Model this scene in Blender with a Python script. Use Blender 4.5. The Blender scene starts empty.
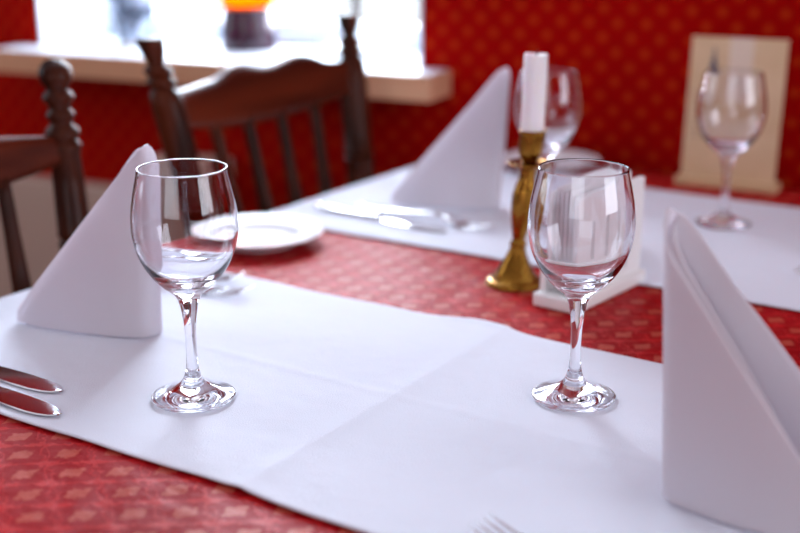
import bpy, bmesh, math, random
from mathutils import Vector, Matrix, noise
random.seed(7)
S = bpy.context.scene
COL = S.collection
PI = math.pi
R = math.radians

# ------------------------------------------------------------------ camera
cam_d = bpy.data.cameras.new('camera'); cam = bpy.data.objects.new('camera', cam_d); COL.objects.link(cam)
cam.location = (0, 0, 1.12); cam.rotation_euler = (R(90 - 16.6), 0, R(33))
cam_d.lens = 54; cam_d.sensor_width = 36; cam_d.clip_start = .02
cam_d.dof.use_dof = True; cam_d.dof.focus_distance = .925; cam_d.dof.aperture_fstop = 3.0
S.camera = cam
# ------------------------------------------------------------------ world, exposure
S.view_settings.view_transform = 'Standard'; S.view_settings.look = 'None'
S.view_settings.gamma = 1; S.view_settings.exposure = 0.32; S.view_settings.use_curve_mapping = False
w = bpy.data.worlds.new('overcast_sky'); S.world = w; w.use_nodes = True
w.node_tree.nodes['Background'].inputs[0].default_value = (.86, .93, 1, 1)
w.node_tree.nodes['Background'].inputs[1].default_value = 1.2
S.cycles.use_denoising = True
S.cycles.max_bounces = 18; S.cycles.transmission_bounces = 16; S.cycles.glossy_bounces = 8
S.cycles.diffuse_bounces = 5; S.cycles.transparent_max_bounces = 16
S.cycles.caustics_refractive = True; S.cycles.caustics_reflective = True
S.cycles.blur_glossy = .4; S.cycles.sample_clamp_indirect = 8

WT = R(8)                                     # the window wall stands 8 degrees off the table
WO = Vector((-.5, 1.725, 0)); WE = Vector((math.cos(WT), math.sin(WT), 0)); WN = Vector((-math.sin(WT), math.cos(WT), 0))
def WP(s, d, z): return WO + WE * s + WN * d + Vector((0, 0, z))

def area(name, loc, direction, sx, sy, power, col):
    l = bpy.data.lights.new(name, 'AREA'); l.shape = 'RECTANGLE'; l.size = sx; l.size_y = sy
    l.energy = power; l.color = col
    o = bpy.data.objects.new(name, l); COL.objects.link(o); o.location = loc
    o.rotation_euler = Vector(direction).to_track_quat('-Z', 'Y').to_euler()
    return o
DAY = (.76, .87, 1.0)
area('daylight_back_window', WP(-.93, .34, 1.50), -WN, .86, 1.2, 72, DAY)
area('daylight_left_window', (-2.92, .2, 1.55), (1, 0, 0), 1.3, 1.3, 9, DAY)
area('daylight_right_window', (2.12, .95, 1.6), (-1, 0, 0), 1.4, 1.3, 21, (.88, .90, 1))
area('daylight_front_window', (.4, -2.42, 1.6), (0, 1, 0), 2.0, 1.4, 10, (.95, .93, 1))

# ------------------------------------------------------------------ materials
def srgb(r, g, b):
    f = lambda c: (c/255/12.92) if c/255 <= .04045 else ((c/255+.055)/1.055)**2.4
    return (f(r), f(g), f(b), 1)
class NT:
    def __init__(s, name):
        s.m = bpy.data.materials.new(name); s.m.use_nodes = True; s.t = s.m.node_tree
        s.b = s.t.nodes['Principled BSDF']; s.out = s.t.nodes['Material Output']
    def n(s, k, **kw):
        x = s.t.nodes.new(k)
        for a, v in kw.items(): setattr(x, a, v)
        return x
    def l(s, a, b): s.t.links.new(a, b)
    def math(s, op, a, b=None, c=None):
        x = s.n('ShaderNodeMath', operation=op)
        for i, v in enumerate((a, b, c)):
            if v is None: continue
            if isinstance(v, (int, float)): x.inputs[i].default_value = v
            else: s.l(v, x.inputs[i])
        return x.outputs[0]
    def mix(s, f, a, b):
        x = s.n('ShaderNodeMix', data_type='RGBA')
        for i, v in ((0, f), (6, a), (7, b)):
            if isinstance(v, (int, float, tuple)): x.inputs[i].default_value = v
            else: s.l(v, x.inputs[i])
        return x.outputs[2]
    def bump(s, h, strength=.3, dist=.001):
        x = s.n('ShaderNodeBump'); x.inputs['Strength'].default_value = strength; x.inputs['Distance'].default_value = dist
        s.l(h, x.inputs['Height']); s.l(x.outputs[0], s.b.inputs['Normal'])
    def noise(s, scale, detail=3, vec=None):
        x = s.n('ShaderNodeTexNoise'); x.inputs['Scale'].default_value = scale; x.inputs['Detail'].default_value = detail
        if vec is not None: s.l(vec, x.inputs['Vector'])
        return x.outputs[0]
    def obj(s, scale=(1,1,1), rot=(0,0,0)):
        c = s.n('ShaderNodeTexCoord'); mp = s.n('ShaderNodeMapping'); s.l(c.outputs['Object'], mp.inputs[0])
        mp.inputs['Scale'].default_value = scale; mp.inputs['Rotation'].default_value = rot
        return mp.outputs[0]
def simple(name, col, rough=.5, metal=0, spec=.5, **kw):
    k = NT(name); k.b.inputs['Base Color'].default_value = col; k.b.inputs['Roughness'].default_value = rough
    k.b.inputs['Metallic'].default_value = metal; k.b.inputs['Specular IOR Level'].default_value = spec
    for a, v in kw.items(): k.b.inputs[a.replace('_', ' ')].default_value = v
    return k
def m_linen(name, col, wr=.25):
    k = NT(name); k.b.inputs['Base Color'].default_value = col; k.b.inputs['Roughness'].default_value = .85
    k.b.inputs['Specular IOR Level'].default_value = .2; k.b.inputs['Sheen Weight'].default_value = .15
    v = k.obj()
    a = k.noise(9, 3, v); b = k.noise(900, 1, v)
    h = k.math('ADD', k.math('MULTIPLY', a, 1.0), k.math('MULTIPLY', b, .08))
    k.bump(h, wr, .006); return k.m
M_linen = m_linen('white_linen', srgb(224, 228, 240), .8)
M_napkin = m_linen('white_napkin_cotton', srgb(238, 236, 242), .12)
_t = M_napkin.node_tree; _tr = _t.nodes.new('ShaderNodeBsdfTranslucent'); _tr.inputs[0].default_value = srgb(238, 232, 238); _mx = _t.nodes.new('ShaderNodeMixShader'); _mx.inputs[0].default_value = .36
_t.links.new(_t.nodes['Principled BSDF'].outputs[0], _mx.inputs[1]); _t.links.new(_tr.outputs[0], _mx.inputs[2]); _t.links.new(_mx.outputs[0], _t.nodes['Material Output'].inputs[0])

def m_damask():
    k = NT('red_damask'); v = k.obj()
    sep = k.n('ShaderNodeSeparateXYZ')
    wob = k.n('ShaderNodeTexNoise'); wob.inputs['Scale'].default_value = 190; wob.inputs['Detail'].default_value = 4; k.l(v, wob.inputs[0])
    k.l(v, sep.inputs[0])
    X, Y = sep.outputs[0], sep.outputs[1]
    wn = k.math('MULTIPLY', k.math('SUBTRACT', wob.outputs[0], .5), .40)
    p, q = k.math('DIVIDE', X, .052), k.math('DIVIDE', Y, .039)
    ii = k.math('ADD', k.math('ADD', p, q), wn); jj = k.math('SUBTRACT', k.math('SUBTRACT', p, q), wn)
    di = k.math('SUBTRACT', k.math('FRACT', ii), .5); dj = k.math('SUBTRACT', k.math('FRACT', jj), .5)
    sk = k.math('ADD', di, k.math('MULTIPLY', dj, .45))
    m = k.math('MAXIMUM', k.math('DIVIDE', k.math('ABSOLUTE', sk), .22), k.math('DIVIDE', k.math('ABSOLUTE', dj), .20))
    motif = k.math('LESS_THAN', m, 1)
    ai, aj = k.math('ABSOLUTE', di), k.math('ABSOLUTE', dj)
    lat = k.math('COMPARE', k.math('ADD', ai, k.math('MULTIPLY', k.math('COSINE', k.math('MULTIPLY', dj, 6.283)), .04)), .455, .022)
    lat2 = k.math('GREATER_THAN', k.math('ADD', aj, k.math('MULTIPLY', k.math('COSINE', k.math('MULTIPLY', di, 6.283)), -.045)), .425)
    lattice = k.math('MAXIMUM', lat, lat2)
    fine = k.noise(1500, 1, v)
    c = k.mix(k.math('MULTIPLY', lattice, .75), srgb(160, 2, 14), srgb(204, 34, 36))
    grain = k.n('ShaderNodeTexWave'); grain.inputs['Scale'].default_value = 330; grain.inputs['Distortion'].default_value = 2.5; k.l(v, grain.inputs[0])
    c = k.mix(k.math('MULTIPLY', motif, k.math('MULTIPLY_ADD', grain.outputs[1], .4, .3)), c, srgb(208, 106, 84))
    k.l(c, k.b.inputs['Base Color'])
    rr = k.math('MULTIPLY_ADD', k.math('MAXIMUM', motif, lattice), -.12, .5)
    k.l(rr, k.b.inputs['Roughness']); k.b.inputs['Specular IOR Level'].default_value = .09
    crumple = k.noise(22, 3, v)
    h = k.math('ADD', k.math('MULTIPLY', k.math('MAXIMUM', motif, lattice), .05), k.math('ADD', k.math('MULTIPLY', fine, .05), k.math('MULTIPLY', crumple, 1.0)))
    k.bump(h, .9, .006)
    return k.m
M_damask = m_damask()

def m_wallpaper():
    k = NT('red_dotted_wallpaper')
    v = k.obj(rot=(0, 0, 0)); sep = k.n('ShaderNodeSeparateXYZ'); k.l(v, sep.inputs[0])
    P = .0435
    def dots(ox, oz):
        fx = k.math('SUBTRACT', k.math('FRACT', k.math('ADD', k.math('DIVIDE', sep.outputs[0], P), ox)), .5)
        fz = k.math('SUBTRACT', k.math('FRACT', k.math('ADD', k.math('DIVIDE', sep.outputs[2], P), oz)), .5)
        d = k.math('SQRT', k.math('ADD', k.math('MULTIPLY', fx, fx), k.math('MULTIPLY', fz, fz)))
        return k.math('SUBTRACT', 1, k.math('SMOOTH_MIN', k.math('DIVIDE', d, .25), 1, .3))
    f = k.math('MAXIMUM', dots(0, 0), dots(.5, .5))
    c = k.mix(k.math('MULTIPLY', f, .95), srgb(152, 1, 2), srgb(182, 52, 14))
    k.l(c, k.b.inputs['Base Color']); k.b.inputs['Roughness'].default_value = .7
    k.b.inputs['Specular IOR Level'].default_value = .03
    return k.m
M_paper = m_wallpaper()

def m_wood(name, dark, light, rough=.28, ax=2, sc=18):
    k = NT(name); s = [sc, sc, sc]; s[ax] = sc * .1
    v = k.obj(tuple(s)); n_ = k.noise(1.0, 5, v)
    r = k.n('ShaderNodeValToRGB'); r.color_ramp.elements[0].color = dark; r.color_ramp.elements[1].color = light
    r.color_ramp.elements[0].position = .35; r.color_ramp.elements[1].position = .7
    k.l(n_, r.inputs[0]); k.l(r.outputs[0], k.b.inputs['Base Color'])
    k.b.inputs['Roughness'].default_value = rough; k.b.inputs['Specular IOR Level'].default_value = .08; k.b.inputs['Coat Weight'].default_value = .14; k.b.inputs['Coat Roughness'].default_value = .1
    return k.m
M_chair = m_wood('dark_varnished_wood', srgb(30, 12, 7), srgb(92, 38, 16), .5)
M_rail = m_wood('reddish_varnished_wood', srgb(62, 20, 10), srgb(112, 44, 22), .4, ax=1)
M_floor = m_wood('brown_floorboards', srgb(60, 34, 24), srgb(98, 58, 40), .4, 1, 9)
M_table = m_wood('table_wood', srgb(62, 34, 20), srgb(110, 66, 40), .4, 1)
M_sill = m_wood('sill_shaded_front_wood', srgb(196, 142, 108), srgb(222, 172, 138), .45, 0, 8)  # warm sill tone, used only where the sill front is in shade
M_card = None
M_white = simple('white_paint', srgb(232, 232, 232), .45).m
M_frame = simple('cool_white_paint', srgb(204, 212, 222), .4).m
M_ceiling = simple('ceiling_white', srgb(228, 222, 220), .8).m
M_beige = simple('beige_paint', srgb(190, 165, 150), .5).m
M_porcelain = simple('white_porcelain', srgb(238, 240, 244), .25, Coat_Weight=.15).m
M_holder = simple('white_lacquer', srgb(244, 248, 248), .35).m
M_tissue = simple('white_paper_tissue', srgb(240, 238, 240), .9, spec=.1).m
M_wax = simple('white_wax', srgb(244, 242, 246), .45, Subsurface_Weight=.3, Subsurface_Scale=.01).m
M_wick = simple('black_wick', srgb(30, 26, 24), .9).m
M_steel = simple('polished_steel', (.78, .78, .8, 1), .1, 1).m
M_plum = simple('dark_plum_glass', srgb(62, 26, 44), .12, Transmission_Weight=.35).m
M_stem = simple('dark_bronze', srgb(60, 38, 32), .5).m
def m_brass():
    k = simple('aged_brass', srgb(176, 128, 48), .2, 1)
    n_ = k.noise(60, 3, k.obj()); k.l(k.mix(n_, srgb(112, 72, 22), srgb(168, 120, 48)), k.b.inputs['Base Color'])
    k.l(k.math('MULTIPLY_ADD', n_, .2, .17), k.b.inputs['Roughness']); return k.m
M_brass = m_brass()
def m_glass(name, col=(1, 1, 1, 1), rough=0, ior=1.5):
    k = NT(name); g = k.n('ShaderNodeBsdfGlass'); g.inputs['Color'].default_value = col
    g.inputs['Roughness'].default_value = rough; g.inputs['IOR'].default_value = ior
    k.l(g.outputs[0], k.out.inputs[0]); return k.m
M_glass = m_glass('clear_wine_glass', (.985, .985, .995, 1))
def m_pane():
    k = NT('window_pane'); t = k.n('ShaderNodeBsdfTransparent'); g = k.n('ShaderNodeBsdfGlossy'); g.inputs['Roughness'].default_value = .02
    mx = k.n('ShaderNodeMixShader'); mx.inputs[0].default_value = .06
    k.l(t.outputs[0], mx.inputs[1]); k.l(g.outputs[0], mx.inputs[2]); k.l(mx.outputs[0], k.out.inputs[0]); return k.m
M_pane = m_pane()
def m_amber():
    k = NT('amber_glass'); t = k.n('ShaderNodeBsdfTranslucent'); t.inputs[0].default_value = srgb(255, 178, 20)
    g = k.n('ShaderNodeBsdfGlass'); g.inputs[0].default_value = srgb(255, 190, 60); mx = k.n('ShaderNodeMixShader'); mx.inputs[0].default_value = .45
    k.l(t.outputs[0], mx.inputs[1]); k.l(g.outputs[0], mx.inputs[2]); k.l(mx.outputs[0], k.out.inputs[0]); return k.m
M_amber = m_amber()
def m_vase():
    k = simple('mottled_blue_grey_glaze', srgb(120, 130, 150), .25)
    n_ = k.noise(26, 3, k.obj()); r = k.n('ShaderNodeValToRGB'); k.l(n_, r.inputs[0])
    r.color_ramp.elements[0].color = srgb(52, 60, 78); r.color_ramp.elements[0].position = .42
    r.color_ramp.elements[1].color = srgb(176, 190, 212); r.color_ramp.elements[1].position = .62
    k.l(r.outputs[0], k.b.inputs['Base Color']); return k.m
M_vase = m_vase()
def m_card():
    k = NT('tan_printed_card'); v = k.obj(); sep = k.n('ShaderNodeSeparateXYZ'); k.l(v, sep.inputs[0])
    a = k.math('LESS_THAN', k.math('ABSOLUTE', k.math('SUBTRACT', sep.outputs[0], .004)), .016)
    b = k.math('GREATER_THAN', sep.outputs[2], .12)
    n_ = k.noise(18, 3, v)
    c = k.mix(n_, srgb(196, 160, 120), srgb(224, 194, 160))
    c = k.mix(k.math('MULTIPLY', k.math('MULTIPLY', a, b), .6), c, srgb(222, 206, 196))
    k.l(c, k.b.inputs['Base Color']); k.b.inputs['Roughness'].default_value = .6; return k.m
M_card = m_card()
M_ink = simple('grey_brown_print', srgb(128, 104, 92), .7).m
M_ink2 = simple('dark_slate_print', srgb(92, 88, 104), .7).m
M_cardbase = simple('light_tan_base', srgb(206, 172, 132), .5).m

# ------------------------------------------------------------------ mesh helpers
def link(name, bm, mat, parent=None, smooth=True, loc=None):
    me = bpy.data.meshes.new(name); bmesh.ops.recalc_face_normals(bm, faces=bm.faces[:]); bm.to_mesh(me); bm.free()
    if smooth:
        for p in me.polygons: p.use_smooth = True
    me.materials.append(mat)
    o = bpy.data.objects.new(name, me); COL.objects.link(o)
    if parent is not None: o.parent = parent
    if loc is not None: o.location = loc
    return o
def sharp(o, ang=40):
    me = o.data
    try: me.set_sharp_from_angle(angle=R(ang))
    except Exception: pass
    return o
def bevel(o, w_, seg=2):
    m = o.modifiers.new('b', 'BEVEL'); m.width = w_; m.segments = seg; m.limit_method = 'ANGLE'; return o
def add_box(bm, x0, x1, y0, y1, z0, z1, mat=None):
    vs = [bm.verts.new((x, y, z)) for x in (x0, x1) for y in (y0, y1) for z in (z0, z1)]
    if mat is not None:
        for v in vs: v.co = mat @ v.co
    for f in ((0,1,3,2),(4,6,7,5),(0,4,5,1),(2,3,7,6),(0,2,6,4),(1,5,7,3)): bm.faces.new([vs[i] for i in f])
def box(name, x0, x1, y0, y1, z0, z1, mat, parent=None, bv=0, **k):
    bm = bmesh.new(); add_box(bm, x0, x1, y0, y1, z0, z1); o = link(name, bm, mat, parent, smooth=False, **k)
    if bv: bevel(o, bv, 3); [setattr(p, 'use_smooth', True) for p in o.data.polygons]; sharp(o, 35)
    return o
def add_lathe(bm, prof, seg=48, closed=False, mat=None, bend=None):
    rings = []
    for r, z in prof:
        if r < 1e-6: rings.append([bm.verts.new((0, 0, z))])
        else: rings.append([bm.verts.new((r*math.cos(2*PI*i/seg), r*math.sin(2*PI*i/seg), z)) for i in range(seg)])
    n = len(rings)
    for j in range(n if closed else n-1):
        a, b = rings[j], rings[(j+1) % n]
        for i in range(seg):
            i2 = (i+1) % seg
            if len(a) == 1 and len(b) == 1: continue
            if len(a) == 1: bm.faces.new((a[0], b[i], b[i2]))
            elif len(b) == 1: bm.faces.new((a[i], b[0], a[i2]))
            else: bm.faces.new((a[i], b[i], b[i2], a[i2]))
    for rg in rings:
        for v in rg:
            if bend: v.co = bend(v.co)
            if mat is not None: v.co = mat @ v.co
def smooth_prof(pts, n=6):      # catmull-rom through (r,z) points
    out = []
    P = [pts[0]] + list(pts) + [pts[-1]]
    for i in range(1, len(P)-2):
        for k in range(n):
            t = k/n; p0, p1, p2, p3 = P[i-1], P[i], P[i+1], P[i+2]
            f = lambda a, b, c, d: .5*((2*b)+(-a+c)*t+(2*a-5*b+4*c-d)*t*t+(-a+3*b-3*c+d)*t**3)
            out.append((max(0, f(p0[0],p1[0],p2[0],p3[0])), f(p0[1],p1[1],p2[1],p3[1])))
    out.append(pts[-1]); return out
def add_tube(bm, pts, rads, seg=14, sx=1.0):
    rings = []
    for i, p in enumerate(pts):
        p = Vector(p); a = Vector(pts[max(0, i-1)]); b = Vector(pts[min(len(pts)-1, i+1)])
        q = (b-a).to_track_quat('Z', 'Y'); r = rads[i] if isinstance(rads, (list, tuple)) else rads
        rings.append([bm.verts.new(p + q @ Vector((r*math.cos(2*PI*k/seg)*sx, r*math.sin(2*PI*k/seg), 0))) for k in range(seg)])
    for a, b in zip(rings, rings[1:]):
        for k in range(seg): bm.faces.new((a[k], a[(k+1) % seg], b[(k+1) % seg], b[k]))
    bm.faces.new(rings[0][::-1]); bm.faces.new(rings[-1])
def empty(name, loc, rz=0):
    o = bpy.data.objects.new(name, None); COL.objects.link(o); o.location = loc; o.rotation_euler = (0, 0, rz); o.empty_display_size = .05
    return o
def tag(o, label, cat, group=None, kind=None):
    o['label'] = label; o['category'] = cat
    if group: o['group'] = group
    if kind: o['kind'] = kind
    return o
def copy_tree(o, parent=None):
    c = o.copy(); COL.objects.link(c)
    if parent is not None: c.parent = parent
    for ch in list(o.children): copy_tree(ch, c)
    return c
def struct(o): o['kind'] = 'structure'; return o

# ------------------------------------------------------------------ room shell
UL, UR, VF, CZ = -3.0, 2.2, -2.5, 2.5
struct(box('floor', UL-.1, UR+.1, VF-.1, 2.7, -.05, 0, M_floor))
struct(box('ceiling', UL-.1, UR+.1, VF-.1, 2.7, CZ, CZ+.05, M_ceiling))
def wall_with_holes(name, s0, s1, z0, z1, th, holes, mat, org, e, n):
    """boxes around the holes; s along the wall, thickness outward; local object coordinates = wall coordinates"""
    bm = bmesh.new(); xs = sorted({s0, s1} | {h[0] for h in holes} | {h[1] for h in holes})
    for a, b in zip(xs, xs[1:]):
        hh = [h for h in holes if h[0] < (a+b)/2 < h[1]]
        if not hh: add_box(bm, a, b, 0, th, z0, z1)
        else: add_box(bm, a, b, 0, th, z0, hh[0][2]); add_box(bm, a, b, 0, th, hh[0][3], z1)
    o = link(name, bm, mat, smooth=False)
    m = Matrix.Identity(4); m.col[0][:3] = e; m.col[1][:3] = n; m.col[2][:3] = (0, 0, 1); m.col[3][:3] = org
    o.matrix_world = m; return struct(o), m
bW = (-1.315, -.535, .871, 2.15)
_, MB = wall_with_holes('wall_back', -2.62, 2.80, 0, CZ, .38, [bW], M_paper, WO, WE, WN)
_, ML = wall_with_holes('wall_left', -1.5, 2.6, 0, CZ, .1, [(-.5, .9, .9, 2.2)], M_paper, Vector((UL, 0, 0)), Vector((0, 1, 0)), Vector((-1, 0, 0)))
ob = bpy.data.objects['wall_left']
_, ML2 = wall_with_holes('wall_front', UL, UR, 0, CZ, .1, [(-.6, 1.4, .9, 2.3)], M_paper, Vector((0, VF, 0)), Vector((1, 0, 0)), Vector((0, -1, 0)))
_, MR = wall_with_holes('wall_right', -2.5, 2.7, 0, CZ, .1, [(.2, 1.7, .9, 2.3)], M_paper, Vector((UR, 0, 0)), Vector((0, 1, 0)), Vector((1, 0, 0)))
# left wall reaches the front corner
bm = bmesh.new(); add_box(bm, UL-.1, UL, VF, -1.5, 0, CZ); struct(link('wall_left_corner', bm, M_paper, smooth=False)).name = 'wall_left_front'

def window(name, M, s0, s1, z0, z1, d, fw=.055, mullions=()):
    root = empty(name, (0, 0, 0)); root.matrix_world = M; struct(root)
    bm = bmesh.new(); g = .001
    add_box(bm, s0+g, s0+fw, d-.025, d+.025, z0+g, z1-g); add_box(bm, s1-fw, s1-g, d-.025, d+.025, z0+g, z1-g)
    add_box(bm, s0+fw, s1-fw, d-.025, d+.025, z0+g, z0+fw*.85); add_box(bm, s0+fw, s1-fw, d-.025, d+.025, z1-fw, z1-g)
    for m in mullions: add_box(bm, m-.02, m+.02, d-.02, d+.02, z0+fw*.85, z1-fw)
    bevel(link('window_frame', bm, M_frame, root, smooth=False), .004)
    bm = bmesh.new(); add_box(bm, s0+fw*.9, s1-fw*.9, d-.002, d+.002, z0+fw*.8, z1-fw*.9)
    link('window_pane', bm, M_pane, root, smooth=False)
    return root
win = window('window_1', MB, *bW, .225)
# plaster lining of the recess
bm = bmesh.new(); s0, s1, z0, z1 = bW
add_box(bm, s0, s0+.004, -.002, .2, z0, z1); add_box(bm, s1-.004, s1, -.002, .2, z0, z1); add_box(bm, s0, s1, -.002, .2, z1-.004, z1)
link('window_reveal', bm, M_frame, win, smooth=False)
window('window_2', ML, -.5, .9, .9, 2.2, .03, mullions=(.2,))
window('window_3', ML2, -.6, 1.4, .9, 2.3, .03, mullions=(.07, .73))
window('window_4', MR, .2, 1.7, .9, 2.3, .03, mullions=(.95,))
# sill board, painted white to carry the window light on its top
bm = bmesh.new(); add_box(bm, s0+.001, s1-.001, -.001, .199, .836, .8745)
add_box(bm, -1.36, -.488, -.083, -.001, .836, .8745)
sb = link('window_sill', bm, M_frame, None, smooth=False); sb.name = 'trim_1'; sb.matrix_world = MB; struct(sb)
bm = bmesh.new(); add_box(bm, -1.3605, -.4875, -.088, -.0832, .834, .8735); add_box(bm, -.4875, -.4835, -.088, -.001, .834, .8735)
sn = link('sill_shaded_front', bm, M_sill, None, smooth=False); sn.name = 'trim_2'; sn.matrix_world = MB; struct(sn)  # added strip: the shaded front and end of the sill, set by colour
# low pipe casing along the wall and the convector under the window
bm = bmesh.new(); add_box(bm, -2.45, -1.04, -.05, -.002, .02, .625)
c = link('pipe_casing', bm, M_beige, smooth=False); c.matrix_world = MB
tag(bevel(c, .004), 'low beige boxed casing along the red wall, behind the left chair', 'pipe casing')
rad = empty('radiator', (0, 0, 0)); rad.matrix_world = MB @ Matrix.Translation((-.965, -.05, .15))
tag(rad, 'small pale panel radiator under the window, glimpsed between the chair slats', 'radiator')
bm = bmesh.new(); add_box(bm, -.07, .07, -.03, .045, 0, .55); 
o = bevel(link('panel', bm, M_beige, rad, smooth=False), .006)
bm = bmesh.new()
for i in range(5): add_box(bm, -.058+.026*i, -.046+.026*i, -.036, -.0305, .03, .52)
link('rib', bm, M_beige, rad, smooth=False).name = 'ribs'
bm = bmesh.new(); add_tube(bm, [(-.05, 0, -.15), (-.05, 0, 0)], .009); link('pipe', bm, M_beige, rad)

# ------------------------------------------------------------------ table
TU0, TU1, TV0, TV1 = -.94, -.03, .18, 1.655
ZT = .7465
tab = empty('dining_table', ((TU0+TU1)/2, (TV0+TV1)/2, 0))
tag(tab, 'wooden dining table under the red cloth, reaching to the window wall', 'table')
hw, hl = (TU1-TU0)/2, (TV1-TV0)/2
box('tabletop', -hw, hw, -hl, hl, ZT-.03, ZT, M_table, tab, .004)
bm = bmesh.new()
for a in (-1, 1): add_box(bm, -hw+.07, hw-.07, a*(hl-.08)-.011, a*(hl-.08)+.011, ZT-.12, ZT-.03); add_box(bm, a*(hw-.08)-.011, a*(hw-.08)+.011, -hl+.07, hl-.07, ZT-.12, ZT-.03)
link('apron', bm, M_table, tab, smooth=False)
for a in (-1, 1):
    for b in (-1, 1):
        box('leg', a*(hw-.07)-.03, a*(hw-.07)+.03, b*(hl-.07)-.03, b*(hl-.07)+.03, 0, ZT-.03, M_table, tab, .004)

def drape(v0, v1, u0, u1, z, hang, off, nu, nv, amp, extra=None, hang_v=0, seed=0):
    """cloth over the table; the part beyond the edge turns down"""
    bm = bmesh.new()
    def fold(p, lo, hi, drop):
        rad_ = .006 + off
        if p < lo: return lo - off - 0*rad_, -(lo-p)
        if p > hi: return hi + off, -(p-hi)
        return p, 0
    us = [u0-hang + (u1-u0+2*hang)*i/nu for i in range(nu+1)]
    us = sorted(set([round(x, 5) for x in us] + [u0-.004, u0, u1, u1+.004]))
    vs = [v0-hang_v + (v1-v0+2*hang_v)*j/nv for j in range(nv+1)]
    if hang_v: vs = sorted(set([round(x, 5) for x in vs] + [v0, v1]))
    grid = []
    for u in us:
        row = []
        for v in vs:
            U, du = fold(u, u0, u1, hang)
            V, dv = fold(v, v0, v1, hang_v) if hang_v else (v, 0)
            d = min(du, dv)
            n_ = noise.noise(Vector((u*9+seed, v*9, .3)))*.6 + noise.noise(Vector((u*28, v*28+seed, .9)))*.4
            zz = z + d + (amp*(n_+.9) if d == 0 else 0)
            if d < 0:
                sw = noise.noise(Vector((u*12, v*12, 2.2)))*.006 * min(1, -d/.05) + .004*min(1, -d/.05)
                if du < dv: U += -abs(sw)-.001 if U < 0 and u < u0 else abs(sw)+.001
                else: V += abs(sw)+.001 if v > v1 else -abs(sw)-.001
            if extra and d == 0:
                e_ = extra(u, v)
                zz += e_[0]; V += e_[1]
            row.append(bm.verts.new((U, V, zz)))
        grid.append(row)
    for i in range(len(us)-1):
        for j in range(len(vs)-1): bm.faces.new((grid[i][j], grid[i+1][j], grid[i+1][j+1], grid[i][j+1]))
    return bm
# red damask cloth (hangs less at the wall end)
o = link('tablecloth', drape(TV0, TV1, TU0, TU1, ZT+.0006, .16, .002, 70, 110, .0003, hang_v=.0, seed=3), M_damask)
tag(o, 'red damask tablecloth with small pale woven motifs over the whole table', 'tablecloth')
m = o.modifiers.new('s', 'SOLIDIFY'); m.thickness = .0007; m.offset = 1
ZR = ZT + .0021
def near_extra(u, v):
    ridge = .0008*math.exp(-((u+.483)/.006)**2) + .0007*math.exp(-((u+.483)/.014)**2)
    lift = .003*math.exp(-((u+.51)/.03)**2)*math.exp(-((v-.925)/.012)**2)
    e = .0
    if v > .85: e = .007*math.exp(-((u+.51)/.035)**2)*(v-.85)/.067
    edge = .0015*math.sin(u*21)+.001*math.sin(u*47)
    if v > .9 or v < .56: e += edge
    fold2 = .0009*math.exp(-((v-.735+.0*u)/.005)**2)
    return ridge + lift + fold2*.5, e
ZC = ZT + .0028
o = link('table_runner', drape(.545, .918, TU0-.003, TU1+.003, ZC, .06, .004, 230, 120, .0010, near_extra), M_linen)
tag(o, 'white linen runner across the front of the table under the two sharp wine glasses', 'table runner', 'white linen runners laid across the red tablecloth')
m = o.modifiers.new('s', 'SOLIDIFY'); m.thickness = .0013; m.offset = 1
o = link('table_runner', drape(1.122, 1.54, TU0-.003, TU1+.003, ZC, .06, .004, 160, 80, .0005, lambda u, v: (.0012*math.exp(-((u+.483)/.004)**2), .0015*math.sin(u*19+1)), seed=9), M_linen)
tag(o, 'white linen runner across the far end of the table near the red wall', 'table runner', 'white linen runners laid across the red tablecloth')
m = o.modifiers.new('s', 'SOLIDIFY'); m.thickness = .0013; m.offset = 1
ZW = ZC + .0026

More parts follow.
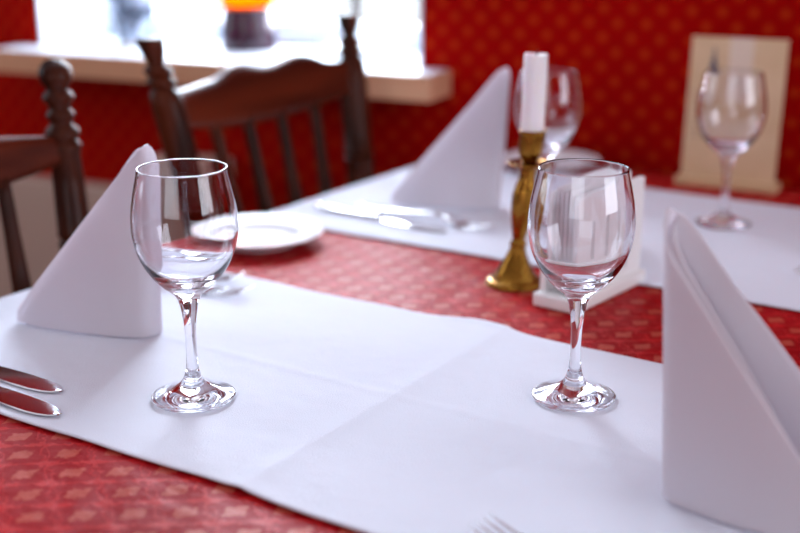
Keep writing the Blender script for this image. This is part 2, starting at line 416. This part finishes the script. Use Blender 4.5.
# ------------------------------------------------------------------ chairs
def make_chair(name, finial, crest_lo, crest_hi, ztop, wavy, hw_top=.205):
    root = empty(name, (0, 0, 0))
    def yb(z): return .15 + (hw_top-.15)*(max(0, z-.45)/(ztop-.45))**1.3 if z > .45 else .15 + .02*(.45-z)/.45
    def xb(z): return -.085*(max(0, z-.45)/(ztop-.45))**1.1 if z > .45 else -.05*(.45-z)/.45
    H = ztop
    if finial == 'ball':
        prof = [(.0, H), (.009, H-.001), (.0165, H-.008), (.0185, H-.016), (.0165, H-.025), (.012, H-.031), (.012, H-.034), (.017, H-.038), (.0175, H-.043), (.012, H-.050), (.0115, H-.054), (.0155, H-.058), (.0155, H-.062), (.012, H-.067), (.0125, H-.070), (.0185, H-.076), (.0185, H-.082), (.015, H-.086), (.0185, H-.092), (.0185, H-.097), (.0165, H-.101), (.0175, H-.14), (.0185, H-.185), (.0195, H-.19), (.0165, H-.194), (.0195, H-.199), (.0185, H-.205), (.0175, H-.3), (.017, .45), (.019, .30), (.017, .25), (.012, 0), (0, 0)]
    else:
        prof = [(.0, H), (.0125, H), (.0135, H-.003), (.0125, H-.014), (.0085, H-.028), (.008, H-.031), (.013, H-.036), (.0145, H-.041), (.011, H-.046), (.0145, H-.051), (.0145, H-.055), (.011, H-.060), (.0155, H-.067), (.0165, H-.08), (.0165, H-.13), (.0165, H-.19), (.019, H-.196), (.0145, H-.201), (.019, H-.206), (.0165, H-.212), (.0165, H-.3), (.017, .45), (.019, .3), (.017, .25), (.012, 0), (0, 0)]
    prof = prof[::-1]
    if finial != 'ball': prof = [(a*1.25, b) for a, b in prof]
    for s in (-1, 1):
        bm = bmesh.new(); pp = []
        for (a, b) in zip(prof, prof[1:]):
            n_ = max(1, int(abs(b[1]-a[1])/.02))
            for k in range(n_): pp.append((a[0]+(b[0]-a[0])*k/n_, a[1]+(b[1]-a[1])*k/n_))
        pp.append(prof[-1])
        add_lathe(bm, pp, 20, bend=lambda c, s=s: Vector((c.x+xb(c.z), c.y+s*yb(c.z), c.z)))
        sharp(link('back_post', bm, M_chair, root), 60)
    # crest rail
    bm = bmesh.new(); N = 40; rows = []
    for i in range(N+1):
        t = -1+2*i/N; zt = wavy(t)
        y = t*(yb((crest_lo+crest_hi)/2)-.010)
        bow = -.018*(1-t*t)
        zl = crest_lo + .012*abs(t)**2 - .006*(1-t*t)
        col = []
        for kz in range(7):
            z = zl+(zt-zl)*kz/6
            th = .009 if 0 < kz < 6 else .006
            for sd in (-1, 1): col.append(bm.verts.new((xb(z)+bow+sd*th, y, z)))
        rows.append(col)
    for a, b in zip(rows, rows[1:]):
        for kz in range(6):
            for sd in (0, 1):
                i0, i1 = kz*2+sd, kz*2+2+sd; bm.faces.new((a[i0], b[i0], b[i1], a[i1]))
        bm.faces.new((a[0], a[1], b[1], b[0])); bm.faces.new((a[12], b[12], b[13], a[13]))
    for r_ in (rows[0], rows[-1]):
        for kz in range(6): bm.faces.new((r_[kz*2], r_[kz*2+1], r_[kz*2+3], r_[kz*2+2]))
    link('crest_rail', bm, M_rail, root)
    # spindles
    for i in range(4):
        t = (-.6, -.2, .2, .6)[i]; bm = bmesh.new(); pts = []; rr = []
        for k in range(13):
            z = .44+(crest_lo+.02-.44)*k/12; q = k/12
            pts.append((xb(z)-.018*(1-t*t)*q, t*(yb(z)-.012), z)); rr.append(.0082+.0045*math.sin(PI*min(1, q*1.1))**2)
        add_tube(bm, pts, rr, 12, 1.0); link('spindle', bm, M_chair, root)
    # seat
    bm = bmesh.new(); N = 28; top = []; bot = []
    for i in range(N):
        a = 2*PI*i/N; ca, sa = math.cos(a), math.sin(a)
        x = .205+.225*math.copysign(abs(ca)**.45, ca); y = .205*math.copysign(abs(sa)**.45, sa)*(1+.1*(x/.43))
        top.append(bm.verts.new((x, y, .46))); bot.append(bm.verts.new((x*.98+.004, y*.97, .43)))
    bm.faces.new(top); bm.faces.new(bot[::-1])
    for i in range(N): bm.faces.new((top[i], bot[i], bot[(i+1) % N], top[(i+1) % N]))
    bevel(link('seat', bm, M_rail, root, smooth=False), .006, 3)
    for s in (-1, 1):
        bm = bmesh.new(); add_lathe(bm, smooth_prof([(0, 0), (.012, 0), (.014, .03), (.019, .1), (.013, .13), (.021, .2), (.02, .32), (.014, .36), (.018, .40), (.018, .435), (0, .435)], 3), 16, bend=lambda c, s=s: Vector((c.x+.38+.03*(.43-c.z)/.43, c.y+s*(.17+.02*(.43-c.z)/.43), c.z)))
        link('front_leg', bm, M_chair, root)
        bm = bmesh.new(); add_tube(bm, [(-.02, s*.16, .2), (.17, s*.172, .2), (.39, s*.18, .2)], [.008, .013, .008]); link('stretcher', bm, M_chair, root)
    bm = bmesh.new(); add_tube(bm, [(.18, -.17, .2), (.18, 0, .2), (.18, .17, .2)], [.008, .013, .008]); link('stretcher', bm, M_chair, root)
    return root
def wavy1(t):
    P = [(0, .914), (.35, .9235), (.7, .908), (1, .905)]
    t = abs(t-.14)
    for (a, za), (b, zb) in zip(P, P[1:]):
        if t <= b: q = (t-a)/(b-a); q = q*q*(3-2*q); return za+(zb-za)*q
    return P[-1][1]
c1 = make_chair('wooden_chair', 'cap', .850, .92, .972, wavy1)
c1.location = (-.958, 1.260, 0)
tag(c1, 'brown wooden chair with wavy crest rail and slats, in front of the window', 'chair', 'wooden chairs along the left side of the table')
c2 = make_chair('wooden_chair', 'ball', .840, .890, .962, lambda t: .880+.013*(1-t*t), hw_top=.192)
c2.location = (-.958, .715, 0)
tag(c2, 'dark wooden chair at the left picture edge, its turned post ending in a round knob', 'chair', 'wooden chairs along the left side of the table')

# ------------------------------------------------------------------ wine glasses
def glass_mesh():
    outer = smooth_prof([(.0318, .0006), (.0326, .0015), (.0322, .0027), (.026, .0046), (.018, .0078), (.0110, .0120), (.0068, .018), (.0047, .028), (.0041, .042), (.0044, .058), (.0058, .070), (.0080, .080), (.0115, .0862),
                     (.0195, .0928), (.0285, .1030), (.0358, .1165), (.0396, .1310), (.0402, .1420), (.0391, .1550), (.0369, .1670), (.0346, .1770), (.0336, .1828)], 5)
    inner = smooth_prof([(.0334, .1840), (.0326, .1838), (.0326, .1825), (.0335, .1770), (.0357, .1670), (.0379, .1550), (.0390, .1420), (.0384, .1310), (.0345, .1170), (.0268, .1050), (.0170, .0975), (.0070, .0945), (0, .0938)], 5)
    base = [(0, .0022), (.012, .0019), (.022, .0011), (.029, .0004), (.0312, .0002)]
    prof = base + outer + inner
    bm = bmesh.new(); add_lathe(bm, prof, 72)
    return bm
g0 = empty('wine_glass', (0, 0, 0))
full = glass_mesh(); bmesh.ops.recalc_face_normals(full, faces=full.faces[:]); full.normal_update()
for nm, lo, hi in (('foot', -1, .0122), ('stem', .0122, .0862), ('bowl', .0862, 1)):
    # the three parts share their seam rings, so together they stay one closed body of glass
    part = full.copy()
    bmesh.ops.delete(part, geom=[f for f in part.faces if not lo <= f.calc_center_median().z < hi], context='FACES')
    nrm = {}
    for v in full.verts: nrm[tuple(round(c, 6) for c in v.co)] = v.normal.copy()
    me = bpy.data.meshes.new(nm); part.to_mesh(me); part.free()
    for p in me.polygons: p.use_smooth = True
    me.normals_split_custom_set_from_vertices([nrm[tuple(round(c, 6) for c in v.co)] for v in me.vertices])
    me.materials.append(M_glass); o = bpy.data.objects.new(nm, me); COL.objects.link(o); o.parent = g0
full.free()
GR = 'empty wine glasses on the white runners'
for i, (u, v, lab, rz) in enumerate([
    (-.612, .645, 'empty clear wine glass in sharp focus, standing in front of the folded napkin at left', 0),
    (-.362, .808, 'empty clear wine glass in sharp focus, standing in front of the white napkin holder', 1),
    (-.441, 1.400, 'blurred empty wine glass standing in front of the tan menu card', 2),
    (-.629, 1.294, 'blurred empty wine glass standing behind the brass candlestick', 3)]):
    g = g0 if i == 0 else copy_tree(g0)
    g.location = (u, v, ZW+.0003); g.rotation_euler = (0, 0, rz)
    tag(g, lab, 'wine glass', GR)

# ------------------------------------------------------------------ folded napkins
def napkin_mesh(H=.18, L=.143, seed=0, aT=12, aB=15, r=.010):
    bm = bmesh.new()
    def sheet(off, H_, L_, sd):
        NS, NZ = 64, 26; grid = []
        for i in range(NS+1):
            s = -1+2*i/NS; Lm = L_*(.90 if s < 0 else 1); s = math.copysign(abs(s)**1.25, s)*Lm; Lx = L_*.90 if s < 0 else L_
            row = []
            sm = math.sqrt((s-.004)**2+.00002)
            if s > .004: ht = H_*(1-sm/Lx)+.006
            else: ht = (H_-.016*min(1, (.004-s)/.012))*(1-sm/Lx)+.006
            ht = max(.007, min(ht, H_))
            for j in range(NZ+1):
                t = j/NZ; z = t*ht; q = min(1, z/H_)
                al = R(aB+(aT-aB)*q)
                rr = max(.002, (r*(1-.35*q))-off)
                arc = rr*(PI/2-al)                         # arc length up to where the leaf leaves the rounded spine
                a_s = abs(s)
                if a_s < arc:
                    th = a_s/rr; x = rr-rr*math.cos(th)+off; y = rr*math.sin(th)
                else:
                    th = PI/2-al; x = rr-rr*math.cos(th)+off+(a_s-arc)*math.cos(al); y = rr*math.sin(th)+(a_s-arc)*math.sin(al)
                k = a_s/Lx
                y += .010*math.sin(PI*k)*(1-q)**1.5 + .004*math.sin(k*5+sd)*q
                y = math.copysign(y, s) if s else 0
                y += .0016*noise.noise(Vector((s*20+sd, z*14, seed)))
                row.append(bm.verts.new((x+.011*(1-q)-.003, y, z)))
            grid.append(row)
        for i in range(NS):
            for j in range(NZ): bm.faces.new((grid[i][j], grid[i+1][j], grid[i+1][j+1], grid[i][j+1]))
    sheet(0, H, L, 0); sheet(.0050, H-.003, L-.014, 1.3)
    return bm
NG = 'white cloth napkins folded into standing triangles'
for i, (u, v, rz, H, lab) in enumerate([
    (-.730, .733, 180, .175, 'white cloth napkin folded into a standing triangle, left of the left wine glass'),
    (-.701, 1.323, 184, .180, 'white cloth napkin folded into a standing triangle, on the far runner before the red wall'),
    (-.250, .690, 14, .190, 'large near white cloth napkin folded upright at the right picture edge')]):
    n_ = link('cloth_napkin', napkin_mesh(H, seed=i*3.1), M_napkin, loc=(u, v, ZW+.0012)); n_.rotation_euler = (0, 0, R(rz))
    m = n_.modifiers.new('s', 'SOLIDIFY'); m.thickness = .003; m.offset = 0
    m = n_.modifiers.new('b', 'BEVEL'); m.width = .0013; m.segments = 3; m.limit_method = 'ANGLE'
    tag(n_, lab, 'napkin', NG)

# ------------------------------------------------------------------ side plates
def plate_mesh():
    bm = bmesh.new()
    add_lathe(bm, smooth_prof([(0, .0035), (.030, .0035), (.042, .0040), (.047, .0068), (.052, .0100), (.064, .0135), (.0735, .0160), (.0750, .0164), (.0754, .0155), (.0740, .0140), (.064, .0108), (.052, .0072), (.046, .0030), (.044, .0003), (.041, .0002), (.040, .0016), (.02, .0018), (0, .0018)], 4), 72)
    return bm
p0 = link('side_plate', plate_mesh(), M_porcelain)
PG = 'small white side plates on the red strips'
for i, (u, v, lab) in enumerate([(-.868, 1.036, 'white round side plate on the red strip at the left table edge'),
                                 (-.768, 1.590, 'white side plate near the wall, behind the brass candlestick'),
                                 (-.160, 1.022, 'white side plate at the right picture edge, only a sliver showing beyond the near napkin')]):
    p = p0 if i == 0 else p0.copy()
    if i: COL.objects.link(p)
    p.location = (u, v, ZR); tag(p, lab, 'plate', PG)

# ------------------------------------------------------------------ cutlery (local: tip towards +x)
def strip(bm, stations, t):
    """stations: (x, halfwidth, z) -> plate of thickness t with rounded section"""
    rows = []
    for x, hwid, z in stations:
        hwid = max(hwid, .0002)
        rows.append([bm.verts.new((x, hwid*a, z+t*b)) for a, b in ((-1, .5), (-.75, .95), (0, 1.1), (.75, .95), (1, .5), (.75, .05), (0, 0), (-.75, .05))])
    for a, b in zip(rows, rows[1:]):
        for k in range(8): bm.faces.new((a[k], a[(k+1) % 8], b[(k+1) % 8], b[k]))
    bm.faces.new(rows[0][::-1]); bm.faces.new(rows[-1])
def make_knife():
    root = empty('table_knife', (0, 0, 0))
    bm = bmesh.new(); strip(bm, [(-.105, .002, .001), (-.103, .007, .0005), (-.095, .0095, 0), (-.07, .0095, 0), (-.03, .0075, .0005), (-.004, .0055, .001), (0, .0055, .001)], .0055); link('handle', bm, M_steel, root)
    bm = bmesh.new(); rows = []
    for x, y0, y1 in [(0, -.0055, .0055), (.006, -.0100, .0085), (.03, -.0115, .0105), (.055, -.0118, .0112), (.075, -.0112, .0110), (.088, -.0090, .0098), (.096, -.0060, .0075), (.101, -.0015, .0040), (.102, .0008, .0016)]:
        w_ = y1-y0; e = min(.0012, w_*.3)
        rows.append([bm.verts.new(p) for p in ((x, y0, .0014), (x, y0+e, .0022), (x, (y0+y1)/2, .0025), (x, y1-e, .0022), (x, y1, .0014), (x, y1-e, .0006), (x, y0+e, .0006))])
    for a, b in zip(rows, rows[1:]):
        for k in range(7): bm.faces.new((a[k], a[(k+1) % 7], b[(k+1) % 7], b[k]))
    bm.faces.new(rows[0][::-1]); bm.faces.new(rows[-1]); sharp(link('blade', bm, M_steel, root), 25)
    return root
def make_fork():
    root = empty('table_fork', (0, 0, 0))
    bm = bmesh.new(); strip(bm, [(-.130, .003, .001), (-.128, .0075, .0005), (-.118, .0095, 0), (-.09, .008, .001), (-.05, .005, .004), (-.02, .0036, .0075), (0, .0036, .0085)], .003); link('handle', bm, M_steel, root)
    bm = bmesh.new()
    strip(bm, [(0, .0036, .0085), (.008, .006, .0078), (.016, .0105, .0055), (.026, .0125, .003), (.033, .0128, .0018)], .002)
    for k in range(4):
        y = (-1.5+k)*.0070
        tmp = bmesh.new(); 
        rows = []
        for x, hwid, z in [(.031, .0024, .0018), (.045, .0020, .001), (.060, .0016, .0026), (.072, .0011, .0062), (.078, .0006, .0088)]:
            rows.append([bm.verts.new((x, y*(1 if x < .07 else .97)+a*hwid, z+b*.0018)) for a, b in ((-1, .5), (0, 1.05), (1, .5), (0, 0))])
        for a, b in zip(rows, rows[1:]):
            for q in range(4): bm.faces.new((a[q], a[(q+1) % 4], b[(q+1) % 4], b[q]))
        bm.faces.new(rows[0][::-1]); bm.faces.new(rows[-1]); tmp.free()
    link('head', bm, M_steel, root)
    return root
kn0, fk0 = make_knife(), make_fork()
KG, FG = 'steel table knives beside the place settings', 'steel table forks beside the place settings'
for i, (u, v, a, lab) in enumerate([
    (-.706, .594, -1, 'steel knife at the left picture edge, the one farther from the runner hem'),
    (-.672, .561, -3, 'steel knife at the left picture edge, lying along the near hem of the runner'),
    (-.700, 1.182, -5, 'bright steel knife on the far runner between side plate and folded napkin')]):
    k = kn0 if i == 0 else copy_tree(kn0)
    k.rotation_euler = (0, 0, R(a)); k.location = (u-.102*math.cos(R(a)), v-.102*math.sin(R(a)), ZW); tag(k, lab, 'knife', KG)
for i, (u, v, a, lab) in enumerate([
    (-.775, .893, 6, 'steel fork behind the left wine glass, the one nearer the runner edge and plate'),
    (-.737, .862, 8, 'steel fork behind the left wine glass, the one nearer the glass'),
    (-.318, .580, 172, 'steel fork at the bottom picture edge, only its tine tips showing'),
    (-.305, 1.232, 172, 'steel fork at the right picture edge on the far runner'),
    (-.655, 1.215, -5, 'steel fork on the far runner beside the bright knife, its tines towards the napkin')]):
    k = fk0 if i == 0 else copy_tree(fk0)
    k.rotation_euler = (0, 0, R(a)); k.location = (u-.078*math.cos(R(a)), v-.078*math.sin(R(a)), ZW); tag(k, lab, 'fork', FG)

# ------------------------------------------------------------------ candlestick and candle
lean = Vector((math.cos(R(33)), math.sin(R(33)), 0))     # it leans a little to the right
lean = Vector((.84, .54, 0))
cb = Vector((-.546, 1.059, ZR))
cs = empty('candlestick', cb)
tag(cs, 'slightly bent brass candlestick with round foot, between the two runners', 'candlestick')
def bendf(c): return c + lean*(.0140*(max(0, c.z-.02)/.14))
bm = bmesh.new(); add_lathe(bm, smooth_prof([(0, .0005), (.0285, .0005), (.0298, .002), (.0290, .0045), (.0255, .0065), (.0215, .0105), (.0165, .0185), (.0115, .0290), (.0085, .0370), (.0070, .0410), (0, .041)], 5), 40, bend=bendf)
link('foot', bm, M_brass, cs)
bm = bmesh.new(); add_lathe(bm, smooth_prof([(0, .039), (.0070, .039), (.0090, .0430), (.0068, .0470), (.0078, .054), (.0102, .066), (.0120, .078), (.0124, .090), (.0112, .100), (.0090, .108), (.0080, .115), (.0090, .1215), (0, .1215)], 5), 32, bend=bendf)
link('stem', bm, M_brass, cs)
bm = bmesh.new(); add_lathe(bm, smooth_prof([(0, .1205), (.006, .1205), (.016, .1225), (.0210, .1255), (.0216, .1270), (.0205, .1275), (.015, .1255), (.0075, .1262), (0, .1262)], 4), 40, bend=bendf)
link('drip_pan', bm, M_brass, cs)
bm = bmesh.new(); add_lathe(bm, smooth_prof([(0, .1255), (.0060, .1260), (.0090, .1310), (.0118, .1370), (.0128, .1450), (.0132, .1560), (.0140, .1585), (.0140, .1600), (.0127, .1600), (.0120, .1560), (.0116, .1450), (0, .1440)], 4), 36, bend=bendf)
link('cup', bm, M_brass, cs)
cbase = cb + lean*(.0140*(.1455-.02)/.14) + Vector((0, 0, .1455))
cn = empty('candle', cbase); cn.rotation_euler = (R(0), R(1.5), 0)
tag(cn, 'short white candle standing in the brass candlestick', 'candle')
bm = bmesh.new(); add_lathe(bm, [(0, 0), (.0102, 0), (.0108, .004), (.0122, .018), (.0122, .070), (.0119, .0885), (.0112, .0905), (.0070, .0885), (.003, .0872), (0, .0870)], 10,
    bend=lambda c: Vector((c.x, c.y, c.z + (.0007*math.sin(math.atan2(c.y, c.x)*2+.6) if c.z > .08 and (c.x**2+c.y**2) > 4e-5 else 0))))
o = link('wax_body', bm, M_wax, cn); m = o.modifiers.new('b', 'BEVEL'); m.width = .0012; m.segments = 2
bm = bmesh.new(); add_tube(bm, [(0, 0, .086), (.0002, 0, .0905), (.001, .0003, .0935)], .0007, 8); link('wick', bm, M_wick, cn)

# ------------------------------------------------------------------ napkin holder
nh = empty('napkin_holder', (-.466, 1.070, ZR), R(-6))
tag(nh, 'white box-like napkin holder with upright panels, behind the right wine glass', 'napkin holder')
box('base', -.025, .025, -.07, .07, 0, .014, M_holder, nh, .003)
for sx in (-1, 1):
    bm = bmesh.new(); x = sx*.017       # upright panel with three narrow slits
    for y0, y1, z0, z1 in [(-.064, .064, .0142, .024), (-.064, -.034, .024, .085), (-.031, -.0015, .024, .085), (.0015, .031, .024, .085), (.034, .064, .024, .085), (-.064, .064, .085, .112)]:
        add_box(bm, x-.003, x+.003, y0, y1, z0, z1)
    bmesh.ops.remove_doubles(bm, verts=bm.verts[:], dist=1e-5)
    link('side_panel', bm, M_holder, nh, smooth=False)
TG = 'white paper napkins standing in the holder'
for i in range(4):
    bm = bmesh.new(); zt = .103-.0015*(i % 3)
    pts = [(-.058, 0), (.058, 0), (.060, zt*.5), (.058, zt), (.0, zt+.0015), (-.058, zt-.001)]
    f1 = [bm.verts.new((0, a, b)) for a, b in pts]; f2 = [bm.verts.new((.0024, a*.995, b)) for a, b in pts]
    bm.faces.new(f1); bm.faces.new(f2[::-1])
    for k in range(6): bm.faces.new((f1[k], f2[k], f2[(k+1) % 6], f1[(k+1) % 6]))
    o = bevel(link('paper_napkin', bm, M_tissue, smooth=False), .0008)
    o.matrix_world = Matrix.Translation(nh.location) @ Matrix.Rotation(R(-6), 4, 'Z') @ Matrix.Translation((-.0125+.0058*i, 0, .0148))
    tag(o, 'white folded paper napkin standing upright inside the white napkin holder', 'paper napkin', TG)

# ------------------------------------------------------------------ menu card on its stand
mc = empty('menu_card', (-.507, 1.610, ZR), R(6))
tag(mc, 'tan printed menu card standing upright on the table against the red wall', 'menu card')
box('base', -.070, .070, -.010, .022, 0, .012, M_cardbase, mc, .002)
TILT = Matrix.Rotation(R(-5), 4, 'X')
bm = bmesh.new(); add_box(bm, -.064, .064, 0, .004, .0125, .205, TILT); card = link('card', bm, M_card, mc, smooth=False)
bm = bmesh.new()
def ink(x0, x1, z0, z1): add_box(bm, x0, x1, -.0006, -.0001, z0, z1, TILT)
for r_ in range(9): 
    x = -.058
    while x < -.026:
        l = random.uniform(.004, .009); ink(x, min(x+l, -.024), .068+.0075*r_, .0695+.0075*r_); x += l+.002
link('print_lines', bm, M_ink, mc, smooth=False)
bm = bmesh.new()                                             # small spire picture at the upper left
for (x, hw_, z0, z1) in ((-.032, .0055, .150, .166), (-.032, .0035, .166, .176), (-.032, .0015, .176, .190)): add_box(bm, x-hw_, x+hw_, -.0007, -.0001, z0, z1, TILT)
link('spire_print', bm, M_ink2, mc, smooth=False)
bm = bmesh.new(); add_box(bm, -.012, .012, .006, .009, .0125, .15, Matrix.Translation((0, .010, 0)) @ Matrix.Rotation(R(-2), 4, 'X')); link('strut', bm, M_cardbase, mc, smooth=False)

# ------------------------------------------------------------------ things on the window sill
ZS = .8750
v0 = empty('vase', (-1.645, 1.628, ZS)); tag(v0, 'mottled blue-grey vase at the left end of the window sill', 'vase')
bm = bmesh.new(); add_lathe(bm, smooth_prof([(0, .0002), (.026, .0002), (.030, .006), (.033, .03), (.042, .07), (.048, .11), (.044, .15), (.030, .185), (.024, .20), (.030, .22), (.027, .22), (.021, .20), (.027, .183), (.040, .15), (.044, .11), (.038, .07), (.028, .02), (0, .012)], 4), 40)
link('body', bm, M_vase, v0)
bm = bmesh.new(); add_lathe(bm, [(.0305, .0), (.032, .002), (.034, .008), (.032, .010), (.0305, .0085)], 40, closed=True); link('foot_ring', bm, M_white, v0)
al = empty('candle_lantern', (-1.432, 1.700, ZS)); tag(al, 'orange and plum glass candle jar on the window sill, between vase and lamp', 'candle jar')
bm = bmesh.new(); add_lathe(bm, smooth_prof([(0, .0002), (.046, .0002), (.050, .004), (.050, .035), (.046, .060), (.045, .076), (.042, .076), (.042, .035), (.038, .008), (0, .006)], 3), 40); link('lower_jar', bm, M_plum, al)
bm = bmesh.new(); add_lathe(bm, smooth_prof([(.0425, .0765), (.046, .0765), (.049, .10), (.049, .13), (.045, .15), (.042, .15), (.0455, .13), (.0455, .10)], 3), 40, closed=True); link('orange_bowl', bm, M_amber, al)
bm = bmesh.new(); add_lathe(bm, [(0, .0065), (.028, .0066), (.028, .05), (.025, .052), (0, .05)], 24); link('wax', bm, M_wax, al)
lp = empty('table_lamp', (-1.228, 1.750, ZS)); tag(lp, 'white domed lamp foot with thin dark stem at the right end of the window sill', 'lamp')
bm = bmesh.new(); add_lathe(bm, smooth_prof([(0, .0002), (.056, .0002), (.060, .004), (.057, .011), (.042, .018), (.024, .025), (.012, .036), (.008, .045), (0, .045)], 4), 40); link('base', bm, M_porcelain, lp)
bm = bmesh.new(); add_tube(bm, [(0, 0, .043), (0, 0, .42)], .008, 12); link('stem', bm, M_stem, lp)
bm = bmesh.new(); add_lathe(bm, [(.10, .34), (.06, .47), (.058, .47), (.098, .34)], 40, closed=True); link('lamp_shade', bm, M_linen, lp)
bm = bmesh.new(); add_tube(bm, [(-.059, 0, .46), (.059, 0, .46)], .0016, 8); add_tube(bm, [(0, -.059, .46), (0, .059, .46)], .0016, 8); link('shade_ring', bm, M_stem, lp)
